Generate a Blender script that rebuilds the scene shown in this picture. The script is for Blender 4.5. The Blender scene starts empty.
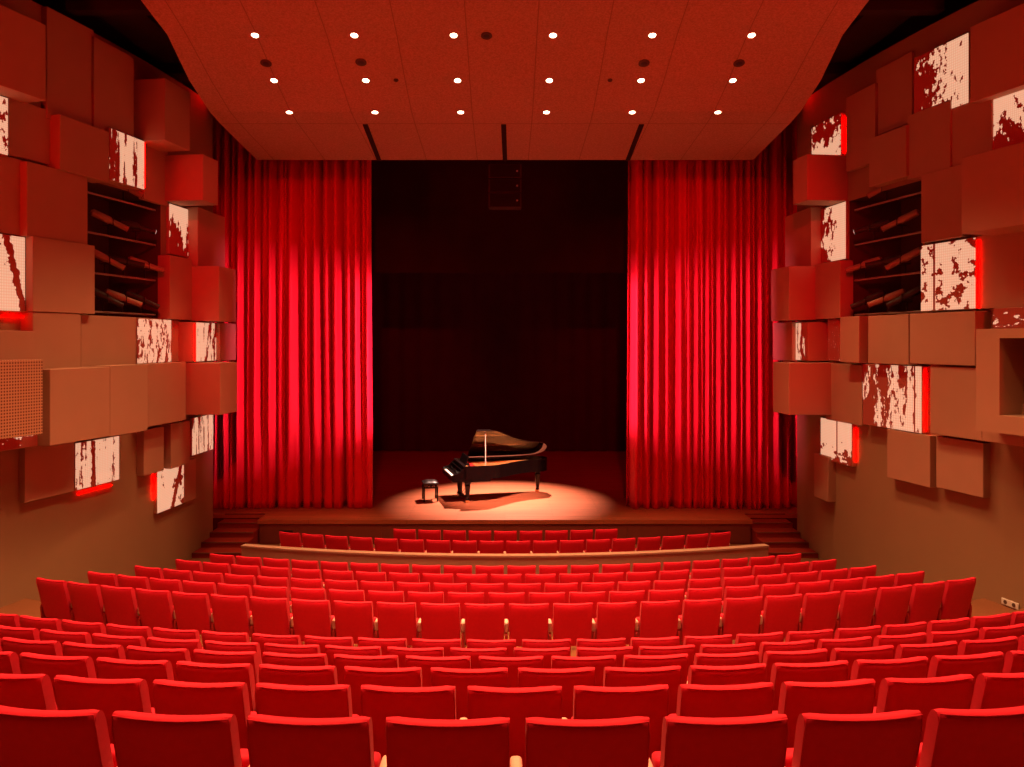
import bpy, bmesh, math, random
from mathutils import Vector, Matrix
random.seed(7)
scn = bpy.context.scene
COL = scn.collection
PI = math.pi
F = 800.0; CX = 505.0; CY = 340.0; CZ = 5.0      # camera: focal in px, principal point, eye height

# ------------------------------------------------------------------ helpers
def tag(o, label=None, cat=None, group=None, kind=None):
    if label: o['label'] = label
    if cat: o['category'] = cat
    if group: o['group'] = group
    if kind: o['kind'] = kind
    return o

def empty(name, loc=(0, 0, 0), rz=0.0, label=None, cat=None, group=None):
    o = bpy.data.objects.new(name, None); COL.objects.link(o)
    o.location = loc; o.rotation_euler = (0, 0, rz); o.empty_display_size = 0.1
    return tag(o, label, cat, group)

def mesh_obj(name, bm, mat, parent=None, smooth=False, mats=None, loc=None, rz=None):
    bmesh.ops.recalc_face_normals(bm, faces=bm.faces[:])
    me = bpy.data.meshes.new(name); bm.to_mesh(me); bm.free()
    for m in (mats or [mat]): me.materials.append(m)
    if smooth:
        for p in me.polygons: p.use_smooth = True
        try: me.set_sharp_from_angle(angle=math.radians(38))
        except Exception: pass
    o = bpy.data.objects.new(name, me); COL.objects.link(o)
    if parent: o.parent = parent
    if loc is not None: o.location = loc
    if rz is not None: o.rotation_euler = (0, 0, rz)
    return o

def box(bm, x0, x1, y0, y1, z0, z1, M=None, mi=0):
    c = [(x0, y0, z0), (x1, y0, z0), (x1, y1, z0), (x0, y1, z0), (x0, y0, z1), (x1, y0, z1), (x1, y1, z1), (x0, y1, z1)]
    v = [bm.verts.new(M @ Vector(p) if M else p) for p in c]
    fs = []
    for f in ((0, 3, 2, 1), (4, 5, 6, 7), (0, 1, 5, 4), (1, 2, 6, 5), (2, 3, 7, 6), (3, 0, 4, 7)):
        fc = bm.faces.new([v[i] for i in f]); fc.material_index = mi; fs.append(fc)
    return fs

def bev(bm, w, seg=2):
    bmesh.ops.bevel(bm, geom=bm.edges[:] , offset=w, segments=seg, profile=0.6, affect='EDGES', clamp_overlap=True)

def bbox_bev(bm, x0, x1, y0, y1, z0, z1, w=0.01, seg=2, M=None):
    t = bmesh.new(); box(t, x0, x1, y0, y1, z0, z1); bev(t, w, seg)
    if M: t.transform(M)
    me = bpy.data.meshes.new('t'); t.to_mesh(me); t.free(); bm.from_mesh(me); bpy.data.meshes.remove(me)

def tube(bm, p0, p1, r0, r1=None, n=12, cap=True):
    p0 = Vector(p0); p1 = Vector(p1); r1 = r0 if r1 is None else r1
    d = (p1 - p0).normalized(); a = d.orthogonal().normalized(); b = d.cross(a)
    A = []; B = []
    for i in range(n):
        t = 2 * PI * i / n; u = a * math.cos(t) + b * math.sin(t)
        A.append(bm.verts.new(p0 + u * r0)); B.append(bm.verts.new(p1 + u * r1))
    for i in range(n):
        j = (i + 1) % n; bm.faces.new((A[i], A[j], B[j], B[i]))
    if cap: bm.faces.new(A[::-1]); bm.faces.new(B)

def lathe(bm, prof, n=24, M=None):
    rings = []
    for r, z in prof:
        rings.append([bm.verts.new((M @ Vector((r * math.cos(2*PI*i/n), r * math.sin(2*PI*i/n), z))) if M else (r * math.cos(2*PI*i/n), r * math.sin(2*PI*i/n), z)) for i in range(n)])
    for a, b in zip(rings, rings[1:]):
        for i in range(n):
            j = (i + 1) % n; bm.faces.new((a[i], a[j], b[j], b[i]))
    bm.faces.new(rings[0][::-1]); bm.faces.new(rings[-1])

def prism(bm, pts, z0, z1, M=None):
    T = (lambda p: M @ Vector(p)) if M else (lambda p: p)
    A = [bm.verts.new(T((x, y, z0))) for x, y in pts]; B = [bm.verts.new(T((x, y, z1))) for x, y in pts]
    n = len(pts)
    for i in range(n):
        j = (i + 1) % n; bm.faces.new((A[i], A[j], B[j], B[i]))
    bm.faces.new(A[::-1]); bm.faces.new(B)

# ------------------------------------------------------------------ materials
def new_mat(name):
    m = bpy.data.materials.new(name); m.use_nodes = True
    nt = m.node_tree; return m, nt, nt.nodes['Principled BSDF']

def mat(name, col, rough=0.6, metal=0.0, noise=0.0, nscale=8.0, bump=0.0, bscale=200.0, spec=0.5, sheen=0.0, coat=0.0, emis=None, estr=0.0):
    m, nt, b = new_mat(name); N = nt.nodes; L = nt.links
    b.inputs['Base Color'].default_value = (*col, 1); b.inputs['Roughness'].default_value = rough
    b.inputs['Metallic'].default_value = metal; b.inputs['Specular IOR Level'].default_value = spec
    b.inputs['Sheen Weight'].default_value = sheen; b.inputs['Coat Weight'].default_value = coat
    tc = N.new('ShaderNodeTexCoord')
    if noise > 0:
        n = N.new('ShaderNodeTexNoise'); n.inputs['Scale'].default_value = nscale; n.inputs['Detail'].default_value = 4
        L.new(tc.outputs['Object'], n.inputs['Vector'])
        r = N.new('ShaderNodeMapRange'); r.inputs['To Min'].default_value = 1 - noise; r.inputs['To Max'].default_value = 1 + noise
        L.new(n.outputs['Fac'], r.inputs['Value'])
        h = N.new('ShaderNodeVectorMath'); h.operation = 'SCALE'; h.inputs[0].default_value = col
        L.new(r.outputs[0], h.inputs['Scale']); L.new(h.outputs[0], b.inputs['Base Color'])
    if bump > 0:
        n = N.new('ShaderNodeTexNoise'); n.inputs['Scale'].default_value = bscale
        L.new(tc.outputs['Object'], n.inputs['Vector'])
        bp = N.new('ShaderNodeBump'); bp.inputs['Strength'].default_value = bump; bp.inputs['Distance'].default_value = 0.002
        L.new(n.outputs['Fac'], bp.inputs['Height']); L.new(bp.outputs[0], b.inputs['Normal'])
    if emis:
        b.inputs['Emission Color'].default_value = (*emis, 1); b.inputs['Emission Strength'].default_value = estr
    return m

SEAT_RED = mat('red_upholstery', (0.72, 0.005, 0.035), 0.7, noise=0.08, nscale=30, bump=0.15, bscale=400, spec=0.25, sheen=0.08)
SEAT_DARK = mat('dark_metal', (0.03, 0.012, 0.01), 0.5)
ARM_RED = mat('arm_panel_red', (0.45, 0.012, 0.014), 0.6, noise=0.05)
ARM_WOOD = mat('armrest_beech', (0.80, 0.48, 0.40), 0.45, noise=0.1, nscale=20)
WALLM = mat('beige_plaster', (0.36, 0.22, 0.12), 0.85, noise=0.06, nscale=1.6, bump=0.1, bscale=60, spec=0.2)
BOXM = mat('beige_board', (0.50, 0.29, 0.19), 0.8, noise=0.05, nscale=2.5, bump=0.1, bscale=80, spec=0.2)
CARPET = mat('brown_carpet', (0.26, 0.10, 0.045), 0.95, noise=0.15, nscale=40, spec=0.1)
REDCARPET = mat('red_carpet', (0.32, 0.03, 0.02), 0.95, noise=0.15, nscale=40, spec=0.1)
LOWWALL = mat('pale_wood_cap', (0.36, 0.22, 0.16), 0.6, noise=0.1, nscale=6)
BLACK = mat('black_drape', (0.055, 0.02, 0.024), 0.95, noise=0.2, nscale=2, spec=0.1)
BLACKPAINT = mat('black_paint', (0.035, 0.018, 0.016), 0.9, noise=0.2, nscale=3, spec=0.1)
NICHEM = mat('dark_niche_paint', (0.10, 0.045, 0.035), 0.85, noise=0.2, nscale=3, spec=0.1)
RAILM = mat('grey_steel_rail', (0.45, 0.33, 0.28), 0.35, metal=0.3)
LAMPM = mat('grey_lamp_housing', (0.42, 0.27, 0.18), 0.5, metal=0.2)
LENSM = mat('lamp_lens', (0.6, 0.6, 0.6), 0.1, emis=(1, .7, .6), estr=0.6)
GREY = mat('vent_grey', (0.10, 0.05, 0.03), 0.8)
WHITEP = mat('white_plastic', (0.8, 0.78, 0.72), 0.5)
PIANO = mat('piano_black_lacquer', (0.006, 0.003, 0.003), 0.18, spec=0.3)
GOLD = mat('gold_iron_plate', (0.85, 0.50, 0.20), 0.35, metal=0.6, noise=0.1)
SPRUCE = mat('spruce_soundboard', (0.80, 0.50, 0.25), 0.5, noise=0.1)
IVORY = mat('ivory_keys', (0.85, 0.80, 0.70), 0.3)
BRASS = mat('brass', (0.9, 0.62, 0.28), 0.25, metal=1.0)
LEATHER = mat('black_leather', (0.02, 0.012, 0.012), 0.35, bump=0.2, bscale=80)
FELT = mat('red_felt', (0.5, 0.02, 0.02), 0.9)
LED = mat('red_led_strip', (0.6, 0.02, 0.02), 0.5, emis=(1.0, 0.0, 0.0), estr=20)
LEDB = mat('red_led_strip_bright', (0.6, 0.02, 0.02), 0.5, emis=(1.0, 0.0, 0.0), estr=60)
BULB = mat('bright_bulb', (1, 1, 1), 0.3, emis=(1.0, 0.72, 0.42), estr=14)
TRIMM = mat('downlight_trim', (0.55, 0.45, 0.40), 0.5)

# perforated steel mesh
def perforated():
    m, nt, b = new_mat('perforated_panel'); N = nt.nodes; L = nt.links
    tc = N.new('ShaderNodeTexCoord'); v = N.new('ShaderNodeTexVoronoi'); v.voronoi_dimensions = '2D'; v.inputs['Scale'].default_value = 21; v.inputs['Randomness'].default_value = 0
    sp = N.new('ShaderNodeSeparateXYZ'); cb = N.new('ShaderNodeCombineXYZ'); L.new(tc.outputs['Object'], sp.inputs[0]); L.new(sp.outputs['X'], cb.inputs['X']); L.new(sp.outputs['Z'], cb.inputs['Y']); L.new(cb.outputs[0], v.inputs['Vector'])
    r = N.new('ShaderNodeValToRGB'); r.color_ramp.elements[0].position = 0.25; r.color_ramp.elements[0].color = (0.16, 0.05, 0.03, 1)
    r.color_ramp.elements[1].position = 0.36; r.color_ramp.elements[1].color = (0.60, 0.33, 0.19, 1)
    L.new(v.outputs['Distance'], r.inputs[0]); L.new(r.outputs[0], b.inputs['Base Color']); b.inputs['Roughness'].default_value = 0.8
    return m
PERF = perforated()

# hall ceiling: speckled board with thin seams
def ceiling_mat():
    m, nt, b = new_mat('speckled_ceiling_board'); N = nt.nodes; L = nt.links
    tc = N.new('ShaderNodeTexCoord'); sp = N.new('ShaderNodeSeparateXYZ'); L.new(tc.outputs['Object'], sp.inputs[0])
    n = N.new('ShaderNodeTexNoise'); n.inputs['Scale'].default_value = 26; n.inputs['Detail'].default_value = 6; n.inputs['Roughness'].default_value = 0.8
    L.new(tc.outputs['Object'], n.inputs['Vector'])
    r = N.new('ShaderNodeValToRGB'); r.color_ramp.elements[0].position = 0.36; r.color_ramp.elements[0].color = (0.38, 0.22, 0.15, 1)
    r.color_ramp.elements[1].position = 0.6; r.color_ramp.elements[1].color = (0.58, 0.36, 0.26, 1)
    L.new(n.outputs['Fac'], r.inputs[0])
    def line(sock, period, off, w):
        a = N.new('ShaderNodeMath'); a.operation = 'ADD'; a.inputs[1].default_value = off + 50 * period; L.new(sock, a.inputs[0])
        d = N.new('ShaderNodeMath'); d.operation = 'DIVIDE'; d.inputs[1].default_value = period; L.new(a.outputs[0], d.inputs[0])
        f = N.new('ShaderNodeMath'); f.operation = 'FRACT'; L.new(d.outputs[0], f.inputs[0])
        l = N.new('ShaderNodeMath'); l.operation = 'LESS_THAN'; l.inputs[1].default_value = w / period; L.new(f.outputs[0], l.inputs[0])
        return l.outputs[0]
    s1 = line(sp.outputs['X'], 1.27, 0.70, 0.018); s2 = line(sp.outputs['Y'], 5.2, 3.4, 0.03)
    mx = N.new('ShaderNodeMath'); mx.operation = 'MAXIMUM'; L.new(s1, mx.inputs[0]); L.new(s2, mx.inputs[1])
    mix = N.new('ShaderNodeMixRGB'); mix.inputs[2].default_value = (0.32, 0.18, 0.13, 1)
    L.new(mx.outputs[0], mix.inputs[0]); L.new(r.outputs[0], mix.inputs[1]); L.new(mix.outputs[0], b.inputs['Base Color'])
    b.inputs['Roughness'].default_value = 0.85; b.inputs['Specular IOR Level'].default_value = 0.2
    return m
CEILM = ceiling_mat()

def wood_floor(name, c1, c2, rough=0.38):
    m, nt, b = new_mat(name); N = nt.nodes; L = nt.links
    tc = N.new('ShaderNodeTexCoord')
    br = N.new('ShaderNodeTexBrick'); br.inputs['Scale'].default_value = 1.0; br.inputs['Brick Width'].default_value = 2.4; br.inputs['Row Height'].default_value = 0.14
    br.inputs['Mortar Size'].default_value = 0.004; br.inputs['Color1'].default_value = (*c1, 1); br.inputs['Color2'].default_value = (*c2, 1)
    br.inputs['Mortar'].default_value = (c2[0]*0.4, c2[1]*0.4, c2[2]*0.4, 1)
    L.new(tc.outputs['Object'], br.inputs['Vector'])
    mp = N.new('ShaderNodeMapping'); mp.inputs['Scale'].default_value = (1, 12, 1); L.new(tc.outputs['Object'], mp.inputs[0])
    n = N.new('ShaderNodeTexNoise'); n.inputs['Scale'].default_value = 2.0; n.inputs['Detail'].default_value = 5; L.new(mp.outputs[0], n.inputs['Vector'])
    r = N.new('ShaderNodeMapRange'); r.inputs['To Min'].default_value = 0.7; r.inputs['To Max'].default_value = 1.3; L.new(n.outputs['Fac'], r.inputs['Value'])
    s = N.new('ShaderNodeVectorMath'); s.operation = 'SCALE'; L.new(br.outputs['Color'], s.inputs[0]); L.new(r.outputs[0], s.inputs['Scale'])
    L.new(s.outputs[0], b.inputs['Base Color']); b.inputs['Roughness'].default_value = rough; b.inputs['Specular IOR Level'].default_value = 0.35
    return m
STAGEM = wood_floor('stage_boards', (0.46, 0.14, 0.065), (0.38, 0.11, 0.048))
STAGEFRONT = mat('stage_front_wood', (0.20, 0.045, 0.025), 0.6, noise=0.15, nscale=5)

def curtain_mat():
    m, nt, b = new_mat('red_velvet'); N = nt.nodes; L = nt.links
    b.inputs['Base Color'].default_value = (0.66, 0.016, 0.040, 1); b.inputs['Roughness'].default_value = 0.62
    b.inputs['Sheen Weight'].default_value = 0.35; b.inputs['Sheen Roughness'].default_value = 0.4; b.inputs['Sheen Tint'].default_value = (1, .35, .45, 1)
    b.inputs['Specular IOR Level'].default_value = 0.3
    tc = N.new('ShaderNodeTexCoord'); mp = N.new('ShaderNodeMapping'); mp.inputs['Scale'].default_value = (30, 30, 1.0); L.new(tc.outputs['Object'], mp.inputs[0])
    n = N.new('ShaderNodeTexNoise'); n.inputs['Scale'].default_value = 1.0; L.new(mp.outputs[0], n.inputs['Vector'])
    bp = N.new('ShaderNodeBump'); bp.inputs['Strength'].default_value = 0.15; bp.inputs['Distance'].default_value = 0.01
    L.new(n.outputs['Fac'], bp.inputs['Height']); L.new(bp.outputs[0], b.inputs['Normal'])
    return m
VELVET = curtain_mat()

def screen_mat(seed, sx, sy, thr, gu=0.0, gv=0.0, strength=1.0, poles=(), dim=0.10, fine=0.25, diag=None):
    """backlit printed mesh: a woodland silhouette cut out of a pale backlight.  UV 0..1 over the panel."""
    m, nt, b = new_mat('backlit_forest_mesh'); N = nt.nodes; L = nt.links
    tc = N.new('ShaderNodeTexCoord'); sp = N.new('ShaderNodeSeparateXYZ'); L.new(tc.outputs['UV'], sp.inputs[0])
    def M(op, a, c, d=None):
        n = N.new('ShaderNodeMath'); n.operation = op
        for i, s in enumerate((a, c, d)):
            if s is None: continue
            if isinstance(s, (int, float)): n.inputs[i].default_value = s
            else: L.new(s, n.inputs[i])
        return n.outputs[0]
    def noise(kx, ky, sd, det=3):
        mp = N.new('ShaderNodeMapping'); mp.inputs['Scale'].default_value = (kx, ky, 1); mp.inputs['Location'].default_value = (sd * 3.7, sd * 1.9, sd)
        L.new(tc.outputs['UV'], mp.inputs[0]); n = N.new('ShaderNodeTexNoise'); n.inputs['Scale'].default_value = 1.0; n.inputs['Detail'].default_value = det
        n.inputs['Roughness'].default_value = 0.65; L.new(mp.outputs[0], n.inputs['Vector']); return n.outputs['Fac']
    a = noise(sx, sy, seed); c = noise(sx * 3.2, max(sy, 3.0) * 3.0, seed + 11, 2)
    v = M('ADD', a, M('MULTIPLY', M('SUBTRACT', c, 0.5), fine))
    v = M('ADD', v, M('MULTIPLY', M('SUBTRACT', sp.outputs['X'], 0.5), gu)); v = M('ADD', v, M('MULTIPLY', M('SUBTRACT', sp.outputs['Y'], 0.5), gv))
    lit = M('GREATER_THAN', v, thr)
    for px, pw in poles:
        lit = M('MULTIPLY', lit, M('GREATER_THAN', M('ABSOLUTE', M('SUBTRACT', sp.outputs['X'], px), 0), pw))
    if diag:
        k_, c_, w_ = diag; lit = M('MULTIPLY', lit, M('GREATER_THAN', M('ABSOLUTE', M('SUBTRACT', M('ADD', sp.outputs['X'], M('MULTIPLY', sp.outputs['Y'], k_)), c_), 0), M('ADD', w_, M('MULTIPLY', M('SUBTRACT', c, .5), .15))))
    # mesh dots
    vo = N.new('ShaderNodeTexVoronoi'); vo.inputs['Scale'].default_value = 26; vo.inputs['Randomness'].default_value = 0; L.new(tc.outputs['UV'], vo.inputs['Vector'])
    dots = N.new('ShaderNodeMapRange'); dots.inputs['From Min'].default_value = 0.25; dots.inputs['From Max'].default_value = 0.5
    dots.inputs['To Min'].default_value = 1.08; dots.inputs['To Max'].default_value = 0.78; L.new(vo.outputs['Distance'], dots.inputs['Value'])
    mix = N.new('ShaderNodeMixRGB'); mix.inputs[1].default_value = (dim, 0.0, 0.0, 1); mix.inputs[2].default_value = (0.82 * strength, 0.43 * strength, 0.26 * strength, 1)
    L.new(lit, mix.inputs[0])
    b.inputs['Base Color'].default_value = (0.30, 0.10, 0.07, 1); b.inputs['Roughness'].default_value = 0.85
    L.new(mix.outputs[0], b.inputs['Emission Color']); L.new(dots.outputs[0], b.inputs['Emission Strength'])
    return m

# ------------------------------------------------------------------ plan of the hall (metres; y runs from the camera to the stage)
def xw(y):                                   # side wall, distance from the centre line
    if y > 20.5: return 7.1
    if y < 11: return 7.1 + 0.018 * 9.5 ** 2 + 0.342 * (11 - y) * 0.55
    return 7.1 + 0.018 * (20.5 - y) ** 2
def sag(x, R=20.0): return R - math.sqrt(R * R - x * x)
WALL_TOP = CZ + 5.73

def wall_y(px, p, side):                     # depth at which the surface p metres in front of the side wall is seen at column px
    lo, hi = 5.0, 24.0
    u = (CX - px) if side < 0 else (px - CX)
    for _ in range(60):
        m = (lo + hi) / 2
        if F * (xw(m) - p) / m > u: lo = m
        else: hi = m
    return (lo + hi) / 2

# ---- camera
cam = bpy.data.cameras.new('camera'); co = bpy.data.objects.new('camera', cam); COL.objects.link(co)
co.location = (0, 0, CZ); co.rotation_euler = (PI / 2, 0, 0)
cam.sensor_width = 36; cam.lens = 36 * F / 1024; cam.shift_x = (512 - CX) / 1024; cam.shift_y = -(383.5 - CY) / 1024
cam.clip_start = 0.05; cam.clip_end = 200
scn.camera = co

# ---- rows of seats: (depth on the axis, drop of the seat-back top below the eye, arc radius, first seat centre, words)
ROWS = [
    (3.15, 1.485, 21, 0.05 + .275, 'nearest row'),
    (4.12, 1.78, 21, 0.05, 'second nearest row'),
    (5.06, 2.07, 21, 0.05 + .275, 'third nearest row'),
    (6.03, 2.38, 21, 0.045, 'fourth nearest row'),
    (6.95, 2.67, 20.5, 0.045 + .275, 'fifth nearest row'),
    (8.00, 2.99, 20, -0.135, 'row just before the cross aisle'),
    (9.91, 3.26, 19.5, 0.02 + .275, 'first row beyond the cross aisle'),
    (10.85, 3.42, 19.5, 0.02, 'second row beyond the cross aisle'),
    (11.85, 3.60, 19.0, 0.01 + .275, 'third row beyond the cross aisle'),
    (12.83, 3.75, 18.5, 0.02, 'fourth row beyond the cross aisle'),
    (13.80, 3.89, 18.5, 0.01 + .275, 'last row before the low curved wall'),
    (16.35, 4.10, 15, 0.0 + .275, 'longer row beyond the low curved wall'),
    (17.20, 4.10, 15, 0.01, 'short row nearest the stage')]
BACK = 0.90
def row_floor(i): return CZ - ROWS[i][1] - BACK

# ---- floor: one stepped surface following the arcs of the rows
def build_floor():
    edges = [(-4.5, row_floor(0) + 0.30)]
    edges += [(3.15 - 0.14, row_floor(0))]
    for i in range(1, 11):
        y = ROWS[i][0] - 0.14
        if i == 6: y = 8.95
        edges.append((y, row_floor(i)))
    edges.append((14.98, 0.0)); edges.append((20.9, None))
    bm = bmesh.new(); n = 40
    def line(y, z, flat=False):
        out = []
        for k in range(n + 1):
            t = -1 + 2 * k / n; x = t * 7.5
            for _ in range(6):
                yy = y + (0 if flat else sag(x)); x = t * (xw(yy) + 0.02)
            out.append(bm.verts.new((x, min(yy, 20.9), z)))
        return out
    for (y0, z0), (y1, z1) in zip(edges, edges[1:]):
        a = line(y0, z0, y0 < 0); b = line(y1, z0, y1 > 20)
        for k in range(n): bm.faces.new((a[k], a[k+1], b[k+1], b[k]))
        if z1 is not None:
            c = line(y1, z1)
            for k in range(n): bm.faces.new((b[k], b[k+1], c[k+1], c[k]))
    tag(mesh_obj('floor', bm, CARPET), kind='structure')
build_floor()

# ---- side walls with the lighting opening left open
OPEN_Y = (14.75, 17.0); OPEN_Z = (CZ + 0.46, CZ + 2.95)
for s, nm in ((-1, 'wall_left'), (1, 'wall_right')):
    bm = bmesh.new()
    ys = [-4.5, 0, 4, 8, 10, 11, 12, 13, 14, OPEN_Y[0], 15.3, 15.9, 16.5, OPEN_Y[1], 17.6, 18.2, 18.8, 19.15, 19.5]
    zs = [-0.1, OPEN_Z[0], OPEN_Z[1], WALL_TOP]
    for off in (0.0, 0.25):
        g = [[bm.verts.new((s * (xw(y) + off), y, z)) for z in zs] for y in ys]
        for i in range(len(ys) - 1):
            for j in range(3):
                if j == 1 and OPEN_Y[0] - .01 <= ys[i] < OPEN_Y[1] - .01: continue
                bm.faces.new((g[i][j], g[i+1][j], g[i+1][j+1], g[i][j+1]))
        if off == 0: g0 = g
    for i in range(len(ys) - 1): bm.faces.new((g0[i][3], g0[i+1][3], g[i+1][3], g[i][3]))
    bm.faces.new((g0[-1][0], g[-1][0], g[-1][3], g0[-1][3])) if False else None
    for j in range(3): bm.faces.new((g0[-1][j], g[-1][j], g[-1][j+1], g0[-1][j+1]))
    bmesh.ops.remove_doubles(bm, verts=bm.verts[:], dist=1e-5)
    tag(mesh_obj(nm, bm, WALLM), kind='structure')
    # the dark recess behind the opening
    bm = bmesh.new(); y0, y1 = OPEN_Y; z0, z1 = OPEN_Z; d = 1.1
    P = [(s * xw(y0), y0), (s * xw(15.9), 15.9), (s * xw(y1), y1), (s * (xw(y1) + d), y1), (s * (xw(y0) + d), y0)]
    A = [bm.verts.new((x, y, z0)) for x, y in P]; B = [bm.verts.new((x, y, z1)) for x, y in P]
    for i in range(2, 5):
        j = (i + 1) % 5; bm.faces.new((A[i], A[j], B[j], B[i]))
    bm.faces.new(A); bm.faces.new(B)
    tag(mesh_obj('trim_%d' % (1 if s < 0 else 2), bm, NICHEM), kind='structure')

# rear wall, outer shell, attic
def slab(name, x0, x1, y0, y1, z0, z1, m):
    bm = bmesh.new(); box(bm, x0, x1, y0, y1, z0, z1); return tag(mesh_obj(name, bm, m), kind='structure')
slab('wall_rear', -12, 12, -4.8, -4.5, -0.1, 13.5, WALLM)
slab('wall_outer_left', -12.2, -12.0, -4.8, 33, -0.1, 13.5, BLACKPAINT)
slab('wall_outer_right', 12.0, 12.2, -4.8, 33, -0.1, 13.5, BLACKPAINT)
slab('ceiling_attic', -12.2, 12.2, -4.8, 33, 13.5, 13.7, BLACKPAINT)
slab('wall_stage_rear', -12, 12, 32.0, 32.2, 0.0, 13.5, BLACK)
slab('wall_stage_left', -9.6, -9.4, 22.6, 32, 0.6, 13.5, BLACK)
slab('wall_stage_right', 9.4, 9.6, 22.6, 32, 0.6, 13.5, BLACK)

# ---- hall ceiling, a thick curved sheet
CE = [(-4.5, 8.2), (4, 7.6), (8, 6.85), (11, 6.2), (13.3, 5.84), (14.5, 5.53), (15.7, 5.10), (16.8, 4.79), (17.4, 4.71), (20.0, 4.50)]
def ceil_h(y):
    for (a, ha), (b, hb) in zip(CE, CE[1:]):
        if a <= y <= b: return ha + (hb - ha) * (y - a) / (b - a)
    return CE[-1][1]
def build_ceiling():
    bm = bmesh.new(); rings = []
    for y, h in CE:
        w = 6.2 if abs(y - 14.5) > 0.6 else 6.12
        if y < 12: w = 6.2 + (12 - y) * .05
        rings.append([bm.verts.new(p) for p in ((-w, y, CZ + h), (w, y, CZ + h), (w, y, CZ + h + .18), (-w, y, CZ + h + .18))])
    for a, b in zip(rings, rings[1:]):
        for i in range(4):
            j = (i + 1) % 4; bm.faces.new((a[i], a[j], b[j], b[i]))
    bm.faces.new(rings[0]); bm.faces.new(rings[-1])
    tag(mesh_obj('ceiling', bm, CEILM), kind='structure')
build_ceiling()
# rigging slots cut across the ceiling's end
for k, (xa, xb) in enumerate(((-3.05, -3.15), (-0.03, 0.0), (2.98, 3.07))):
    bm = bmesh.new(); w = 0.055
    vs = []
    for y, x in ((17.45, xa), (20.02, xb)):
        h = CZ + ceil_h(min(y, 20)) - .004
        vs.append([bm.verts.new(p) for p in ((x - w, y, h - .012), (x + w, y, h - .012), (x + w, y, h + .02), (x - w, y, h + .02))])
    for i in range(4):
        j = (i + 1) % 4; bm.faces.new((vs[0][i], vs[0][j], vs[1][j], vs[1][i]))
    bm.faces.new(vs[0]); bm.faces.new(vs[1])
    tag(mesh_obj('trim_%d' % (3 + k), bm, BLACKPAINT), kind='structure')

# ---- catwalks above the side walls
for s, wd in ((-1, 'left'), (1, 'right')):
    r = empty('catwalk', (s * 7.2, 12, CZ + 6.1), 0, 'dark steel catwalk hanging in shadow above the %s wall' % wd, 'catwalk', None)
    bm = bmesh.new(); box(bm, -.45, .45, -3, 8, 0, .08); mesh_obj('walkway', bm, BLACKPAINT, r)
    bm = bmesh.new()
    for zz in (.5, 1.0): tube(bm, (-s * .42, -3, zz), (-s * .42, 8, zz), .025, n=8)
    mesh_obj('handrail', bm, BLACKPAINT, r)
    for k in range(8):
        bm = bmesh.new(); box(bm, -s * .42 - .03, -s * .42 + .03, -2.8 + k * 1.5, -2.74 + k * 1.5, .08, 1.3); mesh_obj('post', bm, BLACKPAINT, r)
    for k in range(3):
        bm = bmesh.new(); box(bm, -.6 - .6 * (s > 0), .6 + .6 * (s < 0), -1.2 + k * 3.4, -.95 + k * 3.4, -.24, -.01); mesh_obj('crossbeam', bm, BLACKPAINT, r)

# ---- downlights
def make_downlight():
    r = empty('downlight')
    bm = bmesh.new(); lathe(bm, [(.061, .01), (.085, .01), (.092, 0), (.085, -.014), (.068, -.016), (.061, -.004)], 24); mesh_obj('trim_ring', bm, TRIMM, r, True)
    bm = bmesh.new(); lathe(bm, [(.06, .004), (.06, -.012), (.04, -.022), (.012, -.027)], 20); mesh_obj('bulb', bm, BULB, r, True)
    return r
def copy_tree(o, parent=None, keep=True):
    c = o.copy(); COL.objects.link(c)
    c.parent = parent
    for ch in o.children: copy_tree(ch, c)
    return c
ORD = ['first', 'second', 'third', 'fourth', 'fifth', 'sixth', 'seventh', 'eighth', 'ninth', 'tenth', 'eleventh', 'twelfth']
def spot(name, loc, target, power, col, size_deg, blend=0.6, rad=0.06):
    l = bpy.data.lights.new(name, 'SPOT'); l.energy = power; l.color = col; l.spot_size = math.radians(size_deg); l.spot_blend = blend; l.shadow_soft_size = rad
    o = bpy.data.objects.new(name, l); COL.objects.link(o); o.location = loc
    d = Vector(target) - Vector(loc); o.rotation_euler = d.to_track_quat('-Z', 'Y').to_euler(); return o
def area(name, loc, target, power, col, sx, sy):
    l = bpy.data.lights.new(name, 'AREA'); l.shape = 'RECTANGLE'; l.size = sx; l.size_y = sy; l.energy = power; l.color = col
    o = bpy.data.objects.new(name, l); COL.objects.link(o); o.location = loc
    d = Vector(target) - Vector(loc); o.rotation_euler = d.to_track_quat('-Z', 'Y').to_euler(); return o

DL_COL = (1.0, 0.46, 0.19); DL_P = 330
DLROWS = [(16.8, 'row nearest the curtain'), (15.7, 'middle row'), (14.5, 'row highest in view'), (13.3, 'row just above the picture'), (11.9, None), (10.4, None), (8.8, None), (7.0, None), (5.2, None)]
proto_dl = None
for y, words_ in DLROWS:
    xs = [-4.5 + 1.8 * k - .03 for k in range(6)]
    for k, x in enumerate(xs):
        z = CZ + ceil_h(y)
        if words_:
            o = make_downlight() if proto_dl is None else copy_tree(proto_dl)
            proto_dl = proto_dl or o
            o.location = (x, y, z)
            slope = math.atan2(ceil_h(y + .3) - ceil_h(y - .3), .6); o.rotation_euler = (slope, 0, 0)
            tag(o, 'bright round ceiling downlight, %s from left in the %s' % (ORD[k], words_), 'ceiling light', 'downlights in the red ceiling')
        spot('downlight_beam', (x, y, z - .06), (x, y - (1.9 if y > 15 else 1.6 if y > 9 else 0), 0), DL_P * (2.0 if y < 8 else 1), DL_COL, 82, .5, 0.05)

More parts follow.
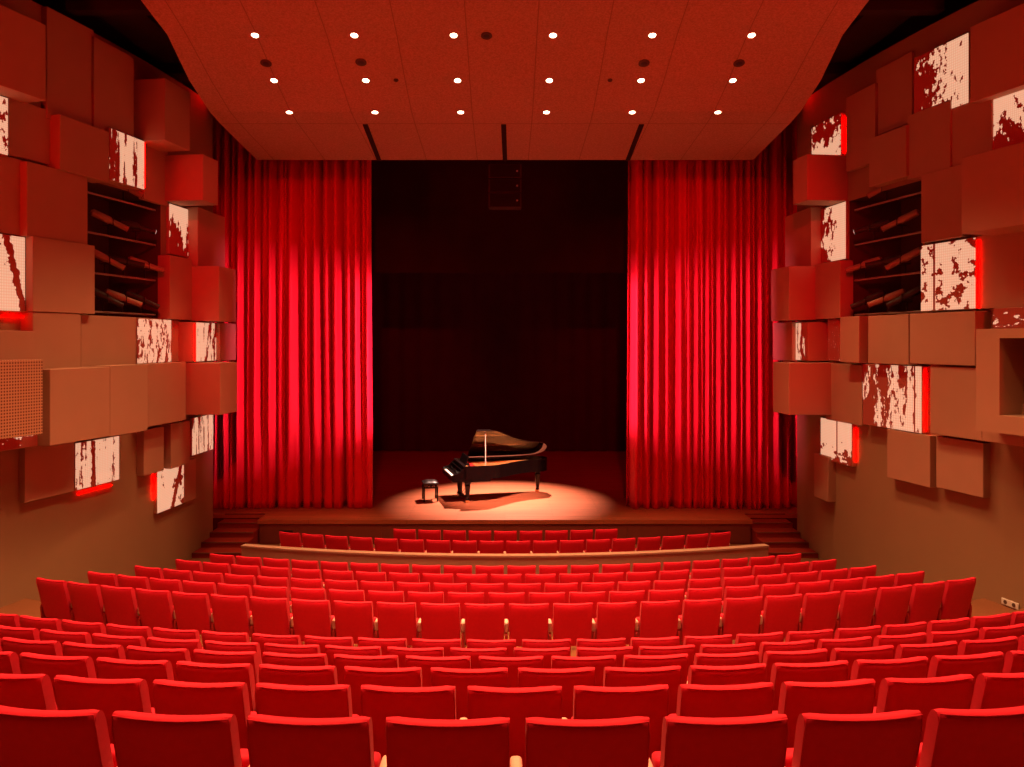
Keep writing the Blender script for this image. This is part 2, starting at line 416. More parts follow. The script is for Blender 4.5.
# round black ceiling loudspeakers / sensors
def disc(px, py, rpx, label, i):
    lo, hi = 8, 20
    for _ in range(50):
        m = (lo + hi) / 2
        if CY - F * ceil_h(m) / m < py: lo = m
        else: hi = m
    y = lo; x = (px - CX) * y / F; R = rpx * y / F
    r = empty('ceiling_speaker' if rpx > 4 else 'smoke_detector', (x, y, CZ + ceil_h(y)), 0, label, 'ceiling speaker' if rpx > 4 else 'detector')
    r.rotation_euler = (math.atan2(ceil_h(y + .3) - ceil_h(y - .3), .6), 0, 0)
    bm = bmesh.new(); lathe(bm, [(R * .86, .01), (R, .01), (R * 1.02, -.012), (R * .86, -.02)], 24); mesh_obj('rim', bm, GREY, r, True)
    bm = bmesh.new(); lathe(bm, [(R * .85, .01), (R * .85, -.012), (R * .5, -.022), (R * .02, -.024)], 24); mesh_obj('grille', bm, SEAT_DARK, r, True)
disc(266, 63, 5.5, 'round dark ceiling speaker nearest the left ceiling edge', 0)
disc(361, 62, 5.5, 'round dark ceiling speaker, second from left, above the left curtain', 1)
disc(486.5, 35.5, 5.5, 'round dark ceiling speaker highest and nearest the centre line', 2)
disc(644, 63, 5.5, 'round dark ceiling speaker above the right curtain edge, second from right', 3)
disc(739, 63, 5.5, 'round dark ceiling speaker nearest the right ceiling edge', 4)
disc(396, 80, 2.4, 'tiny dark detector dot on the ceiling left of centre', 5)
disc(610, 80, 2.4, 'tiny dark detector dot on the ceiling right of centre', 6)

# ---- stage
bm = bmesh.new()
prism(bm, [(-6.05, 19.56), (6.05, 19.56), (6.05, 20.22), (11.9, 20.22), (11.9, 31.95), (-11.9, 31.95), (-11.9, 20.22), (-6.05, 20.22)], 0.50, 0.60)
tag(mesh_obj('floor_stage', bm, STAGEM), kind='structure')
bm = bmesh.new(); prism(bm, [(-6.02, 19.60), (6.02, 19.60), (6.02, 20.9), (-6.02, 20.9)], -0.05, 0.50)
for k in range(12):
    x = -6.0 + k * 1.0; box(bm, x, x + .98, 19.585, 19.60, .03, .47)
tag(mesh_obj('wall_stage_front', bm, STAGEFRONT), kind='structure')
# small black vents in the stage front
for sx, w in ((-5.35, 'left'), (5.3, 'right')):
    bm = bmesh.new(); box(bm, sx - .16, sx + .16, 19.57, 19.59, .14, .34)
    for q in range(4): box(bm, sx - .15, sx + .15, 19.56, 19.575, .155 + q * .048, .17 + q * .048)
    tag(mesh_obj('vent_grille', bm, SEAT_DARK), 'small dark grille in the stage front at its %s end' % w, 'vent')
# side stairs, five steps up to the stage
for s, w in ((-1, 'left'), (1, 'right')):
    bm = bmesh.new()
    for k in range(4):
        y = 18.33 + k * 0.475; z = 0.12 * (k + 1)
        y1 = 20.22 + .0
        xo = xw(y) - .01
        pts = [(s * 6.06, y), (s * xo, y), (s * (xw(y1) - .01), y1), (s * 6.06, y1)]
        prism(bm, pts, 0.12 * k - (.1 if k == 0 else 0), z - (0.0008 if k == 4 else 0))
    t = empty('staircase', (0, 0, 0), 0, 'short flight of dark red steps up to the stage beside the %s wall' % w, 'stairs')
    t.location = (s * 6.6, 18.33, 0); o = mesh_obj('steps', bm, REDCARPET, t); o.location = (-s * 6.6, -18.33, 0)
    for k in range(5):
        y = 18.33 + k * .475; xo = xw(y) - .02
        bm = bmesh.new(); box(bm, min(s*6.07, s*xo), max(s*6.07, s*xo), y - .012, y + .035, .12*(k+1) - .02, .12*(k+1) + .006)
        o = mesh_obj('nosing', bm, STAGEFRONT, t); o.location = (-s * 6.6, -18.33, 0)

# ---- black stage cloths
def cloth(name, x0, x1, y, z0, z1, amp, per, m, label, cat, seed=1):
    rnd = random.Random(seed); bm = bmesh.new(); n = int((x1 - x0) / per * 8); cols = []
    for i in range(n + 1):
        x = x0 + (x1 - x0) * i / n; yy = y + amp * math.sin(2 * PI * (x - x0) / per + .6 * math.sin(x * 1.7 + seed))
        cols.append([bm.verts.new((x, yy + dy, z)) for dy, z in ((0, z0), (0, z1), (.03, z1), (.03, z0))])
    for a, b in zip(cols, cols[1:]):
        for j in range(4):
            k = (j + 1) % 4; bm.faces.new((a[j], a[k], b[k], b[j]))
    bm.faces.new(cols[0]); bm.faces.new(cols[-1])
    return tag(mesh_obj(name, bm, m, smooth=True), label, cat)
cloth('backdrop', -9.3, 9.3, 31.6, .62, 13.2, .05, .7, BLACK, 'black cloth backdrop hanging at the far end of the stage', 'backdrop')
cloth('stage_border', -9.3, 9.3, 24.2, CZ + 2.04, 13.49, .02, .9, mat('dark_border_cloth', (.030, .008, .008), .95, noise=.2, nscale=2, spec=.1), 'dark cloth border hanging across the top of the stage opening', 'border cloth', 2)
for sx, w in ((-1, 'left'), (1, 'right')):
    x0, x1 = (-9.2, -5.6) if sx < 0 else (5.6, 9.2)
    cloth('leg_drape', x0, x1, 27.5, .62, 13.0, .09, .35, BLACK, 'black side drape standing in shadow upstage behind the %s red curtain' % w, 'drape', 3 + sx)

# ---- red house curtains
def house_curtain(s, label):
    rnd = random.Random(5 + s); n = 640; rows = 30
    xi, xo = (3.50, 8.3) if s < 0 else (3.22, 8.3)
    # fold phases: irregular pleats
    ph = []; p = 0
    for i in range(n + 1):
        t = i / n; ph.append(p)
        p += (xo - xi) / n / (0.235 + 0.08 * math.sin(7.3 * t + s) + 0.05 * math.sin(23 * t + 2 * s)) * 2 * PI
    top = CZ + 6.6; zb = 0.605
    bm = bmesh.new(); grid = []
    for j in range(rows + 1):
        v = (j / rows) ** 1.15; z = zb + (top - zb) * v; row = []
        for i in range(n + 1):
            t = i / n; x = xi + (xo - xi) * t
            a = 0.085 + 0.05 * math.sin(11 * t + s) + 0.055 * (1 - v)
            foot = max(0, 1 - v * 5)
            y = 21.0 + a * math.sin(ph[i] + 0.5 * (1 - v) * math.sin(5 * t)) + 0.045 * math.sin(ph[i] * 2 + 3 * v + s) * (0.5 + 0.5 * (1 - v))
            y += 0.09 * math.sin(ph[i] * .5 + 1.3) + 0.05 * foot * math.sin(ph[i] * 1.5)
            y += max(0, (x - 7.3)) * .25
            xx = x + 0.045 * math.sin(ph[i] + 1.3) * (0.6 + .4 * (1 - v)) + (1 - v) ** 2 * (-0.10) * (1 - t) * .6 + 0.03 * foot * math.sin(ph[i] * .7)
            row.append(bm.verts.new((s * xx, y, z + foot * 0.02 * math.sin(ph[i] * .5) if j else z)))
        grid.append(row)
    for j in range(rows):
        for i in range(n): bm.faces.new((grid[j][i], grid[j][i+1], grid[j+1][i+1], grid[j+1][i]))
    o = mesh_obj('stage_curtain', bm, VELVET, smooth=True)
    md = o.modifiers.new('thick', 'SOLIDIFY'); md.thickness = 0.008; md.offset = 0
    return tag(o, label, 'curtain')
house_curtain(-1, 'tall red velvet curtain drawn open at the left side of the stage')
house_curtain(1, 'tall red velvet curtain drawn open at the right side of the stage')

# ---- hanging loudspeaker cluster (three cabinets on a rail)
bm = bmesh.new(); tube(bm, (0, 20.62, CZ + 4.58), (0, 20.62, 13.49), .02, n=8); box(bm, -.4, .4, 20.56, 20.68, CZ + 4.52, CZ + 4.58)
tag(mesh_obj('rigging_bar', bm, SEAT_DARK), 'dark bar with rod carrying the loudspeakers over the stage opening', 'rigging')
CABM = mat('cabinet_black', (.06, .018, .015), .7); BADGE = mat('badge', (.5, .3, .28), .4)
for k, w in enumerate(('topmost', 'middle', 'lowest')):
    z1 = CZ + 4.50 - k * .375; r = empty('loudspeaker', (-.0, 20.62, z1 - .36), 0, '%s of the three dark loudspeakers hung above the stage' % w, 'loudspeaker', None)
    bm = bmesh.new(); bbox_bev(bm, -.42, .42, -.2, .25, 0, .355, .012); mesh_obj('cabinet', bm, CABM, r)
    bm = bmesh.new(); box(bm, -.38, .38, -.212, -.201, .02, .335)
    for q in range(9): box(bm, -.38, .38, -.218, -.212, .035 + q * .034, .043 + q * .034)
    mesh_obj('grille', bm, BLACKPAINT, r)
    bm = bmesh.new(); M = Matrix.Translation((.31, -.2185, .17)) @ Matrix.Rotation(PI / 2, 4, 'X'); lathe(bm, [(.026, -.003), (.026, .003), (.018, .006)], 14, M); mesh_obj('badge', bm, BADGE, r)

# ---- lighting recess: curved rails and spotlights
def recess(s, w):
    y0, y1 = OPEN_Y
    for k, h in enumerate((2.77, 2.03, 1.28, .55)):
        bm = bmesh.new(); pts = []
        m = 14
        for i in range(m + 1):
            y = y0 + .03 + (y1 - y0 - .06) * i / m; pts.append(Vector((s * (xw(y) + .10), y, CZ + h - .02)))
        for a, b in zip(pts, pts[1:]): tube(bm, a, b, .022, n=8)
        nm = ('topmost', 'second highest', 'third highest', 'lowest')[k]
        tag(mesh_obj('lighting_rail', bm, RAILM, smooth=True), '%s curved steel rail across the dark opening in the %s wall' % (nm, w), 'rail')
    spots_ = [(2.03, 15.45, 35), (2.03, 16.3, 20), (1.28, 15.35, 40), (1.28, 15.9, 15), (1.28, 16.6, 25), (.55, 15.3, 40), (.55, 15.85, 30), (.55, 16.45, 35), (2.77, 15.9, 38)]
    for q, (h, y, ang) in enumerate(spots_):
        if q == 8: bay, lv = 'top bay', 0
        x = s * (xw(y) + .10)
        r = empty('stage_spotlight', (x, y, CZ + h + .02))
        bayn = {2.77: 'top', 2.03: 'second', 1.28: 'third', .55: 'bottom'}[h]
        same = [c[1] for c in spots_ if c[0] == h]; idx = sorted(same).index(y)
        pos = 'only lamp' if len(same) == 1 else (['nearest lamp', 'farthest lamp'] if len(same) == 2 else ['nearest lamp', 'middle lamp', 'farthest lamp'])[idx]
        tag(r, 'grey theatre spotlight, %s on the %s rail of the %s wall opening' % (pos, bayn, w), 'spotlight')
        bm = bmesh.new(); box(bm, -.015, .015, -.012, .012, -.02, .16); box(bm, -.1, .1, -.015, .015, .15, .17); box(bm, -.1, -.09, -.015, .015, .15, .32); box(bm, .09, .1, -.015, .015, .15, .32)
        mesh_obj('yoke', bm, SEAT_DARK, r)
        R_ = Matrix.Translation((0, 0, .27)) @ Matrix.Rotation(s * math.radians(58), 4, 'Z') @ Matrix.Rotation(math.radians(-90 - ang * .7), 4, 'X')
        bm = bmesh.new(); lathe(bm, [(.03, -.34), (.070, -.30), (.074, .02), (.055, .05), (.055, .36), (.062, .38)], 16, R_); mesh_obj('lamp_body', bm, LAMPM if q % 2 == 0 else SEAT_DARK, r, True)
        bm = bmesh.new(); lathe(bm, [(.05, .375), (.05, .386), (.03, .392)], 16, R_); mesh_obj('lens', bm, LENSM if q == 1 else GREY, r, True)
recess(-1, 'left'); recess(1, 'right')

# ---- boxes and light panels on the side walls
def wall_frame(side, xn, xf, p):
    yn, yf = wall_y(xn, p, side), wall_y(xf, p, side)
    return Vector((side * (xw(yn) - p), yn)), Vector((side * (xw(yf) - p), yf))
def wall_box(side, xn, xf, ref, yt, yb, p, label, screen=None, m=None, deep=-.06, name='wall_box', niche=None, group=None, cat=None):
    a, b = wall_frame(side, xn, xf, p)
    d = (b - a).normalized(); L = (b - a).length
    nrm = Vector((-side * abs(d.y), side * d.x * (1 if d.y > 0 else -1)));   # into the hall
    nrm = Vector((d.y, -d.x)) if side < 0 else Vector((-d.y, d.x))
    yr = wall_y(xn if ref == 'n' else xf, p, side)
    zt = CZ + (CY - yt) * yr / F; zb = CZ + (CY - yb) * yr / F
    # frame: X along the wall, Y out of the wall, Z up, origin bottom near corner at the wall
    root = empty(name, (a.x, a.y, zb), 0)
    o_ = a - nrm * p
    root.matrix_world = Matrix(((d.x, nrm.x, 0, o_.x), (d.y, nrm.y, 0, o_.y), (0, 0, 1, zb), (0, 0, 0, 1)))
    cat = cat or ('light panel' if (screen and xn is not None and p <= .2) else 'wall box')
    tag(root, label, cat, group)
    H = zt - zb; h0 = deep
    bm = bmesh.new()
    if niche:
        nx0, nx1, nz0, nz1, nd = niche
        nx0 *= L; nx1 *= L; nz0 *= H; nz1 *= H
        box(bm, 0, L, h0, p, 0, nz0); box(bm, 0, L, h0, p, nz1, H); box(bm, 0, nx0, h0, p, nz0, nz1); box(bm, nx1, L, h0, p, nz0, nz1); box(bm, nx0, nx1, h0, p - nd, nz0, nz1)
    else:
        if p - h0 > .03: bbox_bev(bm, 0, L, h0, p, 0, H, .008, 1)
    mesh_obj('casing', bm, m or BOXM, root)
    if screen:
        u0, u1, v0, v1 = screen.get('r', (0, 1, 0, 1)); sm = screen_mat(*screen['a'], **screen.get('k', {}))
        bm = bmesh.new(); uv = bm.loops.layers.uv.new('UVMap'); e = .012
        x0, x1, z0, z1 = u0 * L + e, u1 * L - e, v0 * H + e, v1 * H - e
        fs = box(bm, x0, x1, p - .01, p + .012, z0, z1)
        for f in bm.faces:
            for lp in f.loops:
                c = lp.vert.co; lp[uv].uv = ((c.x - x0) / (x1 - x0), (c.z - z0) / (z1 - z0))
        mesh_obj('light_mesh', bm, sm, root)
    return root
def led(side, px, y0, y1, p, label, px2=None, wd=.014, m=None):
    """red LED strip: vertical at column px between rows y0, y1, or horizontal from px to px2 at row y0"""
    if px2 is None:
        a = wall_y(px, p, side); zt = CZ + (CY - y0) * a / F; zb = CZ + (CY - y1) * a / F
        bm = bmesh.new(); x = side * (xw(a) - p); box(bm, x - .006, x + .006, a - wd / 2, a + wd / 2, min(zb, zt), max(zb, zt))
    else:
        a, b = wall_y(px, p, side), wall_y(px2, p, side); z = CZ + (CY - y0) * a / F
        A = Vector((side * (xw(a) - p), a)); B = Vector((side * (xw(b) - p), b)); d = (B - A).normalized(); n_ = Vector((-d.y, d.x)) * .006
        bm = bmesh.new(); prism(bm, [tuple(A - n_), tuple(A + n_), tuple(B + n_), tuple(B - n_)], z - wd / 2, z + wd / 2)
    r = tag(mesh_obj('led_strip', bm, m or LED), label, 'light strip'); return r

WB = wall_box
# a = (seed, sx, sy, threshold, gu, gv)
def S(seed, sx, sy, thr, gu=0, gv=0, **k):
    r = k.pop('r', (0, 1, 0, 1)); return {'a': (seed, sx, sy, thr, gu, gv), 'r': r, 'k': k}
# left wall: side, near column, far column, reference edge, top row, bottom row, stand-out, label, light mesh
LW, RW = -1, 1
WB(LW, -45, 46, 'f', 25, 101, .60, 'large dark red wall box in the top left corner, above a light panel')
WB(LW, 47, 94, 'n', 6, 118, .12, 'tall dark wall panel high on the left wall, nearest panel under the ceiling void')
WB(LW, 94, 134, 'n', 36, 134, .17, 'tall dark wall panel left of the topmost deep box on the left wall')
WB(LW, -45, 8, 'f', 98, 156, .16, 'light panel cut by the left picture edge, below the top corner box', S(3, 6, 4, .44), name='light_panel')
WB(LW, 8, 57, 'f', 113, 167, .10, 'dark red wall panel right of the topmost light panel at the left picture edge')
WB(LW, 60, 109, 'n', 114, 169, .30, 'red wall box left of the high birch light panel and above the left lamp opening')
WB(LW, 109, 144, 'f', 141, 190, .26, 'birch-trunk light panel above the dark lamp opening in the left wall', S(8, 6.5, .5, .47, .22), name='light_panel')
WB(LW, 165, 190, 'n', 78, 140, .72, 'topmost deep protruding wall box on the left wall, near the curtain')
WB(LW, 203, 218, 'n', 154, 200, .92, 'deep dark wall box over the narrow light panel, left of the curtain')
WB(LW, 144, 168, 'n', 137, 199, .06, 'plain red wall panel between the birch light panel and the deep box')
WB(LW, 169, 192, 'n', 203, 254, .06, 'narrow branch-pattern light panel under the deep dark box on the left wall', S(14, 4, 1.4, .47, .1, .35), name='light_panel')
WB(LW, 198, 225, 'n', 207, 266, .30, 'dark red wall panel right of the branch-pattern light panel, beside the left curtain')
WB(LW, 27, 87.5, 'n', 161, 236, .22, 'red wall box left of the dark lamp opening, upper of two')
WB(LW, -45, 22, 'f', 160, 236, .08, 'glowing red wall panel above the leaning-tree light panel at the left picture edge')
WB(LW, -45, 25, 'f', 237, 312, .12, 'leaning-tree light panel at the left picture edge', S(21, 3.2, 2.0, .37, 0, .0, diag=(.27, .98, .055)), name='light_panel')
WB(LW, 33, 95, 'n', 236, 311.5, .27, 'orange-brown wall box left of the dark lamp opening, lower of two')
WB(LW, 170, 192, 'n', 255, 319, .22, 'pale narrow wall box right of the dark lamp opening in the left wall')
WB(LW, 219, 236, 'n', 266, 321, .85, 'deep dark red wall box beside the left curtain, above a striped light panel')
WB(LW, 33, 81, 'n', 312, 370, .25, 'ochre wall box directly below the orange-brown box, left of the lamp opening')
WB(LW, -45, 34, 'f', 331, 372, .30, 'low ochre wall box at the left picture edge, on top of the perforated box')
WB(LW, -60, 43, 'f', 359.5, 434, .85, 'large perforated wall box at the left picture edge', m=PERF)
WB(LW, -45, 50, 'f', 400, 444, .42, 'wall box under the perforated box with a small lit corner of mesh', S(9, 5, 5, .62), )
WB(LW, 50, 110, 'n', 369.5, 446, .68, 'large orange wall box right of the perforated box on the left wall')
WB(LW, 110, 148, 'n', 366, 437, .60, 'large brown wall box, right-hand neighbour of the large orange box on the left wall')
WB(LW, 81, 136, 'n', 315, 368, .16, 'flat orange wall panel under the left lamp opening, beside a forest light panel')
WB(LW, 137, 171, 'n', 318, 364, .14, 'dense forest light panel just below the left lamp opening', S(31, 8, 2.0, .47, fine=.5), name='light_panel')
WB(LW, 171, 194, 'n', 320, 362, .10, 'narrow red wall panel between the two forest light panels left of the curtain')
WB(LW, 196, 220, 'n', 322, 362, .50, 'small forest light panel between the two deep boxes beside the left curtain', S(37, 8, 1.6, .45, -.2), name='light_panel', cat='light panel')
WB(LW, 220, 236, 'n', 323, 361, .60, 'narrow red wall panel between the two deep boxes, touching the left curtain')
WB(LW, 148, 186, 'n', 364, 427, .36, 'brown wall box left of the lowest deep box, under the forest light panels')
WB(LW, 220, 237, 'n', 363, 415, 1.10, 'deepest dark red wall box beside the left curtain, lowest of the deep ones')
WB(LW, 192, 213, 'n', 418, 456, .10, 'striped birch light panel under the deepest box beside the left curtain', S(41, 9, .5, .45), name='light_panel')
WB(LW, 144, 164, 'n', 430, 476, .16, 'small brown wall box above the lowest light panel, left one of a pair')
WB(LW, 171, 190, 'n', 424, 469, .20, 'small brown wall box above the lowest light panel, right one of a pair')
WB(LW, 157, 196, 'n', 470, 514, .08, 'lowest light panel on the left wall with tree trunk and its plain brown end', S(47, 3.2, 2.2, .40, -.1, diag=(-.35, .55, .07), r=(0, .66, 0, 1)), name='light_panel')
WB(LW, 25, 75, 'n', 440, 503, .12, 'dark red wall box low on the left wall beneath the large orange box')
WB(LW, 75, 119, 'n', 443, 491, .14, 'wide birch light panel low on the left wall under the large orange box', S(53, 6, .45, .45, .1), name='light_panel')
# right wall
WB(RW, 969, 914, 'n', 32, 103, .14, 'tallest bright light panel high on the right wall', S(61, 5.5, 3.2, .50, -.42, .05, fine=.5), name='light_panel')
WB(RW, 1060, 970, 'f', 27, 103, .34, 'dark red wall box in the top right corner, right of the tallest light panel')
WB(RW, 1050, 993, 'f', 97, 153, .10, 'bright light panel at the right picture edge under the corner box', S(67, 4.5, 3, .47, .0, .35), name='light_panel')
WB(RW, 992, 950, 'f', 106, 172, .14, 'plain red wall panel left of the light panel at the top right picture edge')
WB(RW, 950, 907, 'f', 116, 180, .18, 'plain dark red wall panel below the tallest light panel')
WB(RW, 906, 869, 'f', 139, 187, .24, 'small red wall box directly above the lamp opening in the right wall')
WB(RW, 912, 876, 'f', 70, 136, .06, 'dark wall panel left of the tallest light panel on the right wall')
WB(RW, 875, 846, 'f', 98, 172, .12, 'dark wall panel right of the highest light panel near the right curtain')
WB(RW, 841, 812, 'n', 112, 155, .10, 'foliage light panel highest near the right curtain, on top of a deep box', S(71, 4, 2.4, .48, .0, -.2), name='light_panel')
WB(RW, 807, 793, 'n', 154, 200, .92, 'deep dark wall box between two light panels near the right curtain')
WB(RW, 846, 814, 'n', 201, 259, .06, 'speckled forest light panel under the deep box near the right curtain', S(75, 5, 3, .50, -.45), name='light_panel')
WB(RW, 811, 785, 'n', 207, 266, .30, 'dark red wall panel left of the speckled forest light panel, beside the right curtain')
WB(RW, 962, 921, 'f', 175, 243, .20, 'red wall box right of the lamp opening, above the bright tree light panel')
WB(RW, 1085, 961, 'f', 158, 234, .80, 'largest ochre wall box at the right picture edge, above the bright tree light panel')
WB(RW, 976, 921, 'n', 237, 309, .14, 'bright light panel with dark fir tree, right of the lamp opening', S(81, 3.2, 3.4, .45, .0, .0, fine=.3, poles=((.74, .02),)), name='light_panel')
WB(RW, 1060, 977, 'f', 236, 309, .10, 'plain orange wall panel right of the fir tree light panel')
WB(RW, 789, 771, 'n', 266, 320, .85, 'deep dark red wall box beside the right curtain, upper of two')
WB(RW, 840, 815, 'n', 260, 318, .24, 'pale narrow wall box left of the lamp opening in the right wall')
WB(RW, 792, 773, 'n', 322, 361, .60, 'narrow red wall panel between the two deep boxes, touching the right curtain')
WB(RW, 808, 794, 'n', 322, 361, .50, 'slender light panel with a birch trunk between the deep boxes at right', S(85, 4, .8, .50, .5), name='light_panel', cat='light panel')
WB(RW, 822, 809, 'n', 320, 361, .14, 'slender brown wall box right of the slender light panel')
WB(RW, 840, 828, 'n', 319, 361, .12, 'slender brown panel with faint lit dots, left of the square orange box', S(88, 9, 9, .66), name='light_panel')
WB(RW, 859, 840, 'n', 316, 363, .34, 'square orange wall box under the left end of the right lamp opening')
WB(RW, 908.5, 868, 'n', 314, 365, .30, 'wide orange wall box under the right lamp opening, left one of two')
WB(RW, 975, 909.5, 'n', 311, 366, .32, 'wide orange wall box under the fir tree light panel, right one of two')
WB(RW, 1060, 993, 'f', 308, 329, .16, 'narrow light panel with a few lit flecks above the box with a square hole', S(91, 5, 3, .60), name='light_panel')
WB(RW, 1085, 976, 'f', 329, 430, .95, 'big ochre wall box with a square hole at the right picture edge', niche=(.44, .76, .17, .91, .7))
WB(RW, 1060, 982, 'f', 400, 441, .50, 'brown wall box mostly hidden below the box with the square hole')
WB(RW, 922, 863, 'n', 366, 434, .16, 'widest birch forest light panel in the middle of the right wall', S(95, 7, 1.3, .49, -.28, fine=.45, poles=((.10, .012),)), name='light_panel')
WB(RW, 862, 826, 'n', 365, 426, .14, 'plain brown wall panel left of the widest birch light panel')
WB(RW, 982, 930, 'n', 368, 441, .28, 'plain orange wall box right of the widest birch light panel')
WB(RW, 789, 773, 'n', 363, 415, 1.10, 'deepest dark red wall box beside the right curtain, lower of two')
WB(RW, 852, 821, 'n', 423, 467, .10, 'lowest light panel on the right wall with a dangling shape and fence', S(99, 2.5, 3, .36, .0, .45, poles=((.45, .02),)), name='light_panel')
WB(RW, 828, 814, 'n', 457, 502, .18, 'lowest small brown wall box below the lowest right light panel')
WB(RW, 930, 887, 'n', 436, 488, .17, 'left one of two low orange wall boxes on the right wall')
WB(RW, 983, 936, 'n', 443, 498, .15, 'right one of two low orange wall boxes on the right wall')
# red LED strips in the gaps
led(LW, 30, 238, 311, .16, 'red glowing strip between the leaning-tree light panel and the orange-brown box')
led(LW, 23.5, 163, 234, .05, 'red glowing strip left of the upper red box by the left lamp opening')
led(LW, 46.5, 372, 432, .52, 'red glowing strip between the perforated box and the large orange box')
led(LW, 195, 212, 262, .04, 'red glowing strip right of the branch-pattern light panel')
led(LW, 194.5, 324, 361, .53, 'red glowing strip left of the small forest light panel at the left curtain')
led(LW, 144.5, 143, 188, .20, 'red glowing strip at the right edge of the birch light panel above the left opening')
led(LW, 2, 316, 0, .05, 'red glowing strip under the leaning-tree light panel', px2=31)
led(LW, 78, 494, 0, .03, 'red glowing strip under the wide low birch light panel', px2=112)
led(LW, 153, 474, 500, .03, 'red glowing strip left of the lowest light panel on the left wall')
led(RW, 845, 117, 152, .03, 'red glowing strip right of the highest foliage light panel near the right curtain', m=LEDB)
led(RW, 812, 209, 262, .04, 'red glowing strip left of the speckled forest light panel')
led(RW, 926, 369, 431, .10, 'red glowing strip right of the widest birch light panel')
led(RW, 856, 428, 462, .03, 'red glowing strip right of the lowest light panel on the right wall')
led(RW, 979, 240, 308, .12, 'red glowing strip right of the fir tree light panel')

# power sockets beside the aisles
for s, px, py, w in ((-1, 4.5, 613, 'left'), (1, 1010.5, 603.5, 'right')):
    y = wall_y(px, 0, s); z = CZ + (CY - py) * y / F; x = s * xw(y)
    r = empty('wall_socket', (x, y, z), math.atan2(-.25 * s, 1) * -1, 'white double power socket low on the %s wall beside the aisle' % w, 'socket')
    bm = bmesh.new(); bbox_bev(bm, min(0, -s * .02), max(0, -s * .02), -.16, .16, -.05, .05, .005, 1); mesh_obj('plate', bm, WHITEP, r)
    for q in (-.08, .08):
        bm = bmesh.new(); lathe(bm, [(.034, 0), (.034, .003), (.028, .004)], 16, Matrix.Translation((-s * .021, q, 0)) @ Matrix.Rotation(-s * PI / 2, 4, 'Y')); mesh_obj('outlet', bm, GREY, r)

# ---- low curved wall
def low_wall():
    r = empty('low_wall', (0, 14.9, 0), 0, 'low curved beige partition wall across the hall between the seat blocks', 'low wall')
    def arc(name, th0, th1, z0, z1, m):
        bm = bmesh.new(); n = 48; R = 18.0; hw = 5.12; rings = []
        for i in range(n + 1):
            a = math.asin(hw / R) * (-1 + 2 * i / n)
            rings.append([bm.verts.new(((R + q) * math.sin(a), R - (R + q) * math.cos(a), z)) for q, z in ((-th0, z0), (th1, z0), (th1, z1), (-th0, z1))])
        for a, b in zip(rings, rings[1:]):
            for j in range(4):
                k = (j + 1) % 4; bm.faces.new((a[j], a[k], b[k], b[j]))
        bm.faces.new(rings[0]); bm.faces.new(rings[-1]); return mesh_obj(name, bm, m, r)
    arc('panel', .05, .05, -.02, .965, LOWWALL); arc('cap_rail', .08, .08, .965, 1.0, LOWWALL)
low_wall()

# ---- theatre seat
def make_seat():
    r = empty('theatre_seat')
    # backrest: padded slab, bowed in plan, rounded top, slight dip of the top edge
    bm = bmesh.new(); nx, W, T = 12, .243, .10
    prof = [(-.5, 0.0), (-.5, .4), (-.5, .76), (-.49, .84), (-.455, .90), (-.39, .945), (-.28, .98), (-.12, .998), (.1, 1.0), (.3, .985), (.43, .95), (.49, .89), (.5, .8), (.5, .4), (.5, 0.0)]
    rings = []
    for i in range(nx + 1):
        t = -1 + 2 * i / nx; ring = []
        w_ = W * t
        for q, h in prof:
            hh = .33 + .57 * h; tt = T * (1 if abs(t) < .99 else .72)
            y = .15 * (1 - h) * 1.0 + q * tt - .018 * (1 - t * t)
            z = hh - .009 * (1 - t * t) * max(0, (h - .6) / .4) - (.005 if abs(t) > .99 and h > .9 else 0)
            ring.append(bm.verts.new((w_ * (1 - .03 * (1 - h)), y, z)))
        rings.append(ring)
    m_ = len(prof)
    for a, b in zip(rings, rings[1:]):
        for j in range(m_):
            k = (j + 1) % m_; bm.faces.new((a[j], a[k], b[k], b[j]))
    bm.faces.new(rings[0]); bm.faces.new(rings[-1])
    back = mesh_obj('backrest', bm, SEAT_RED, r, True)
    # piping along the edge of the back
    bm = bmesh.new()
    side = [Vector((W * (1 - .03 * (1 - h)), .15 * (1 - h) - .037, .33 + .57 * h)) for h in (0.02, .3, .6, .88)]
    top_ = [Vector((W * t, -.018 * (1 - t * t) - .026, .33 + .57 * .986 - .009 * (1 - t * t))) for t in (.97, .6, .2, -.2, -.6, -.97)]
    pts = side + top_ + [Vector((-p.x, p.y, p.z)) for p in side[::-1]]
    prev = None
    for q, c in enumerate(pts):
        d = (pts[min(q + 1, len(pts) - 1)] - pts[max(q - 1, 0)]).normalized(); a = d.orthogonal().normalized() if prev is None else (prev - d * prev.dot(d)).normalized(); b = d.cross(a); 
        ring = [bm.verts.new(c + (a * math.cos(w_) + b * math.sin(w_)) * .0035) for w_ in (0, PI / 3, 2 * PI / 3, PI, 4 * PI / 3, 5 * PI / 3)]
        if prev is not None:
            for e in range(6): bm.faces.new((last[e], last[(e + 1) % 6], ring[(e + 1) % 6], ring[e]))
        prev = a; last = ring
    mesh_obj('piping', bm, SEAT_RED, back, True)
    # tipped-up seat cushion
    bm = bmesh.new(); bbox_bev(bm, -.225, .225, -.05, .06, 0, .30, .03, 3, Matrix.Translation((0, .25, .30)) @ Matrix.Rotation(math.radians(-8), 4, 'X')); mesh_obj('seat_cushion', bm, SEAT_RED, r, True)
    bm = bmesh.new(); tube(bm, (-.25, .2, .32), (.25, .2, .32), .018, n=8); mesh_obj('pivot_bar', bm, SEAT_DARK, r)
    make_arm(r, -.275)
    return r
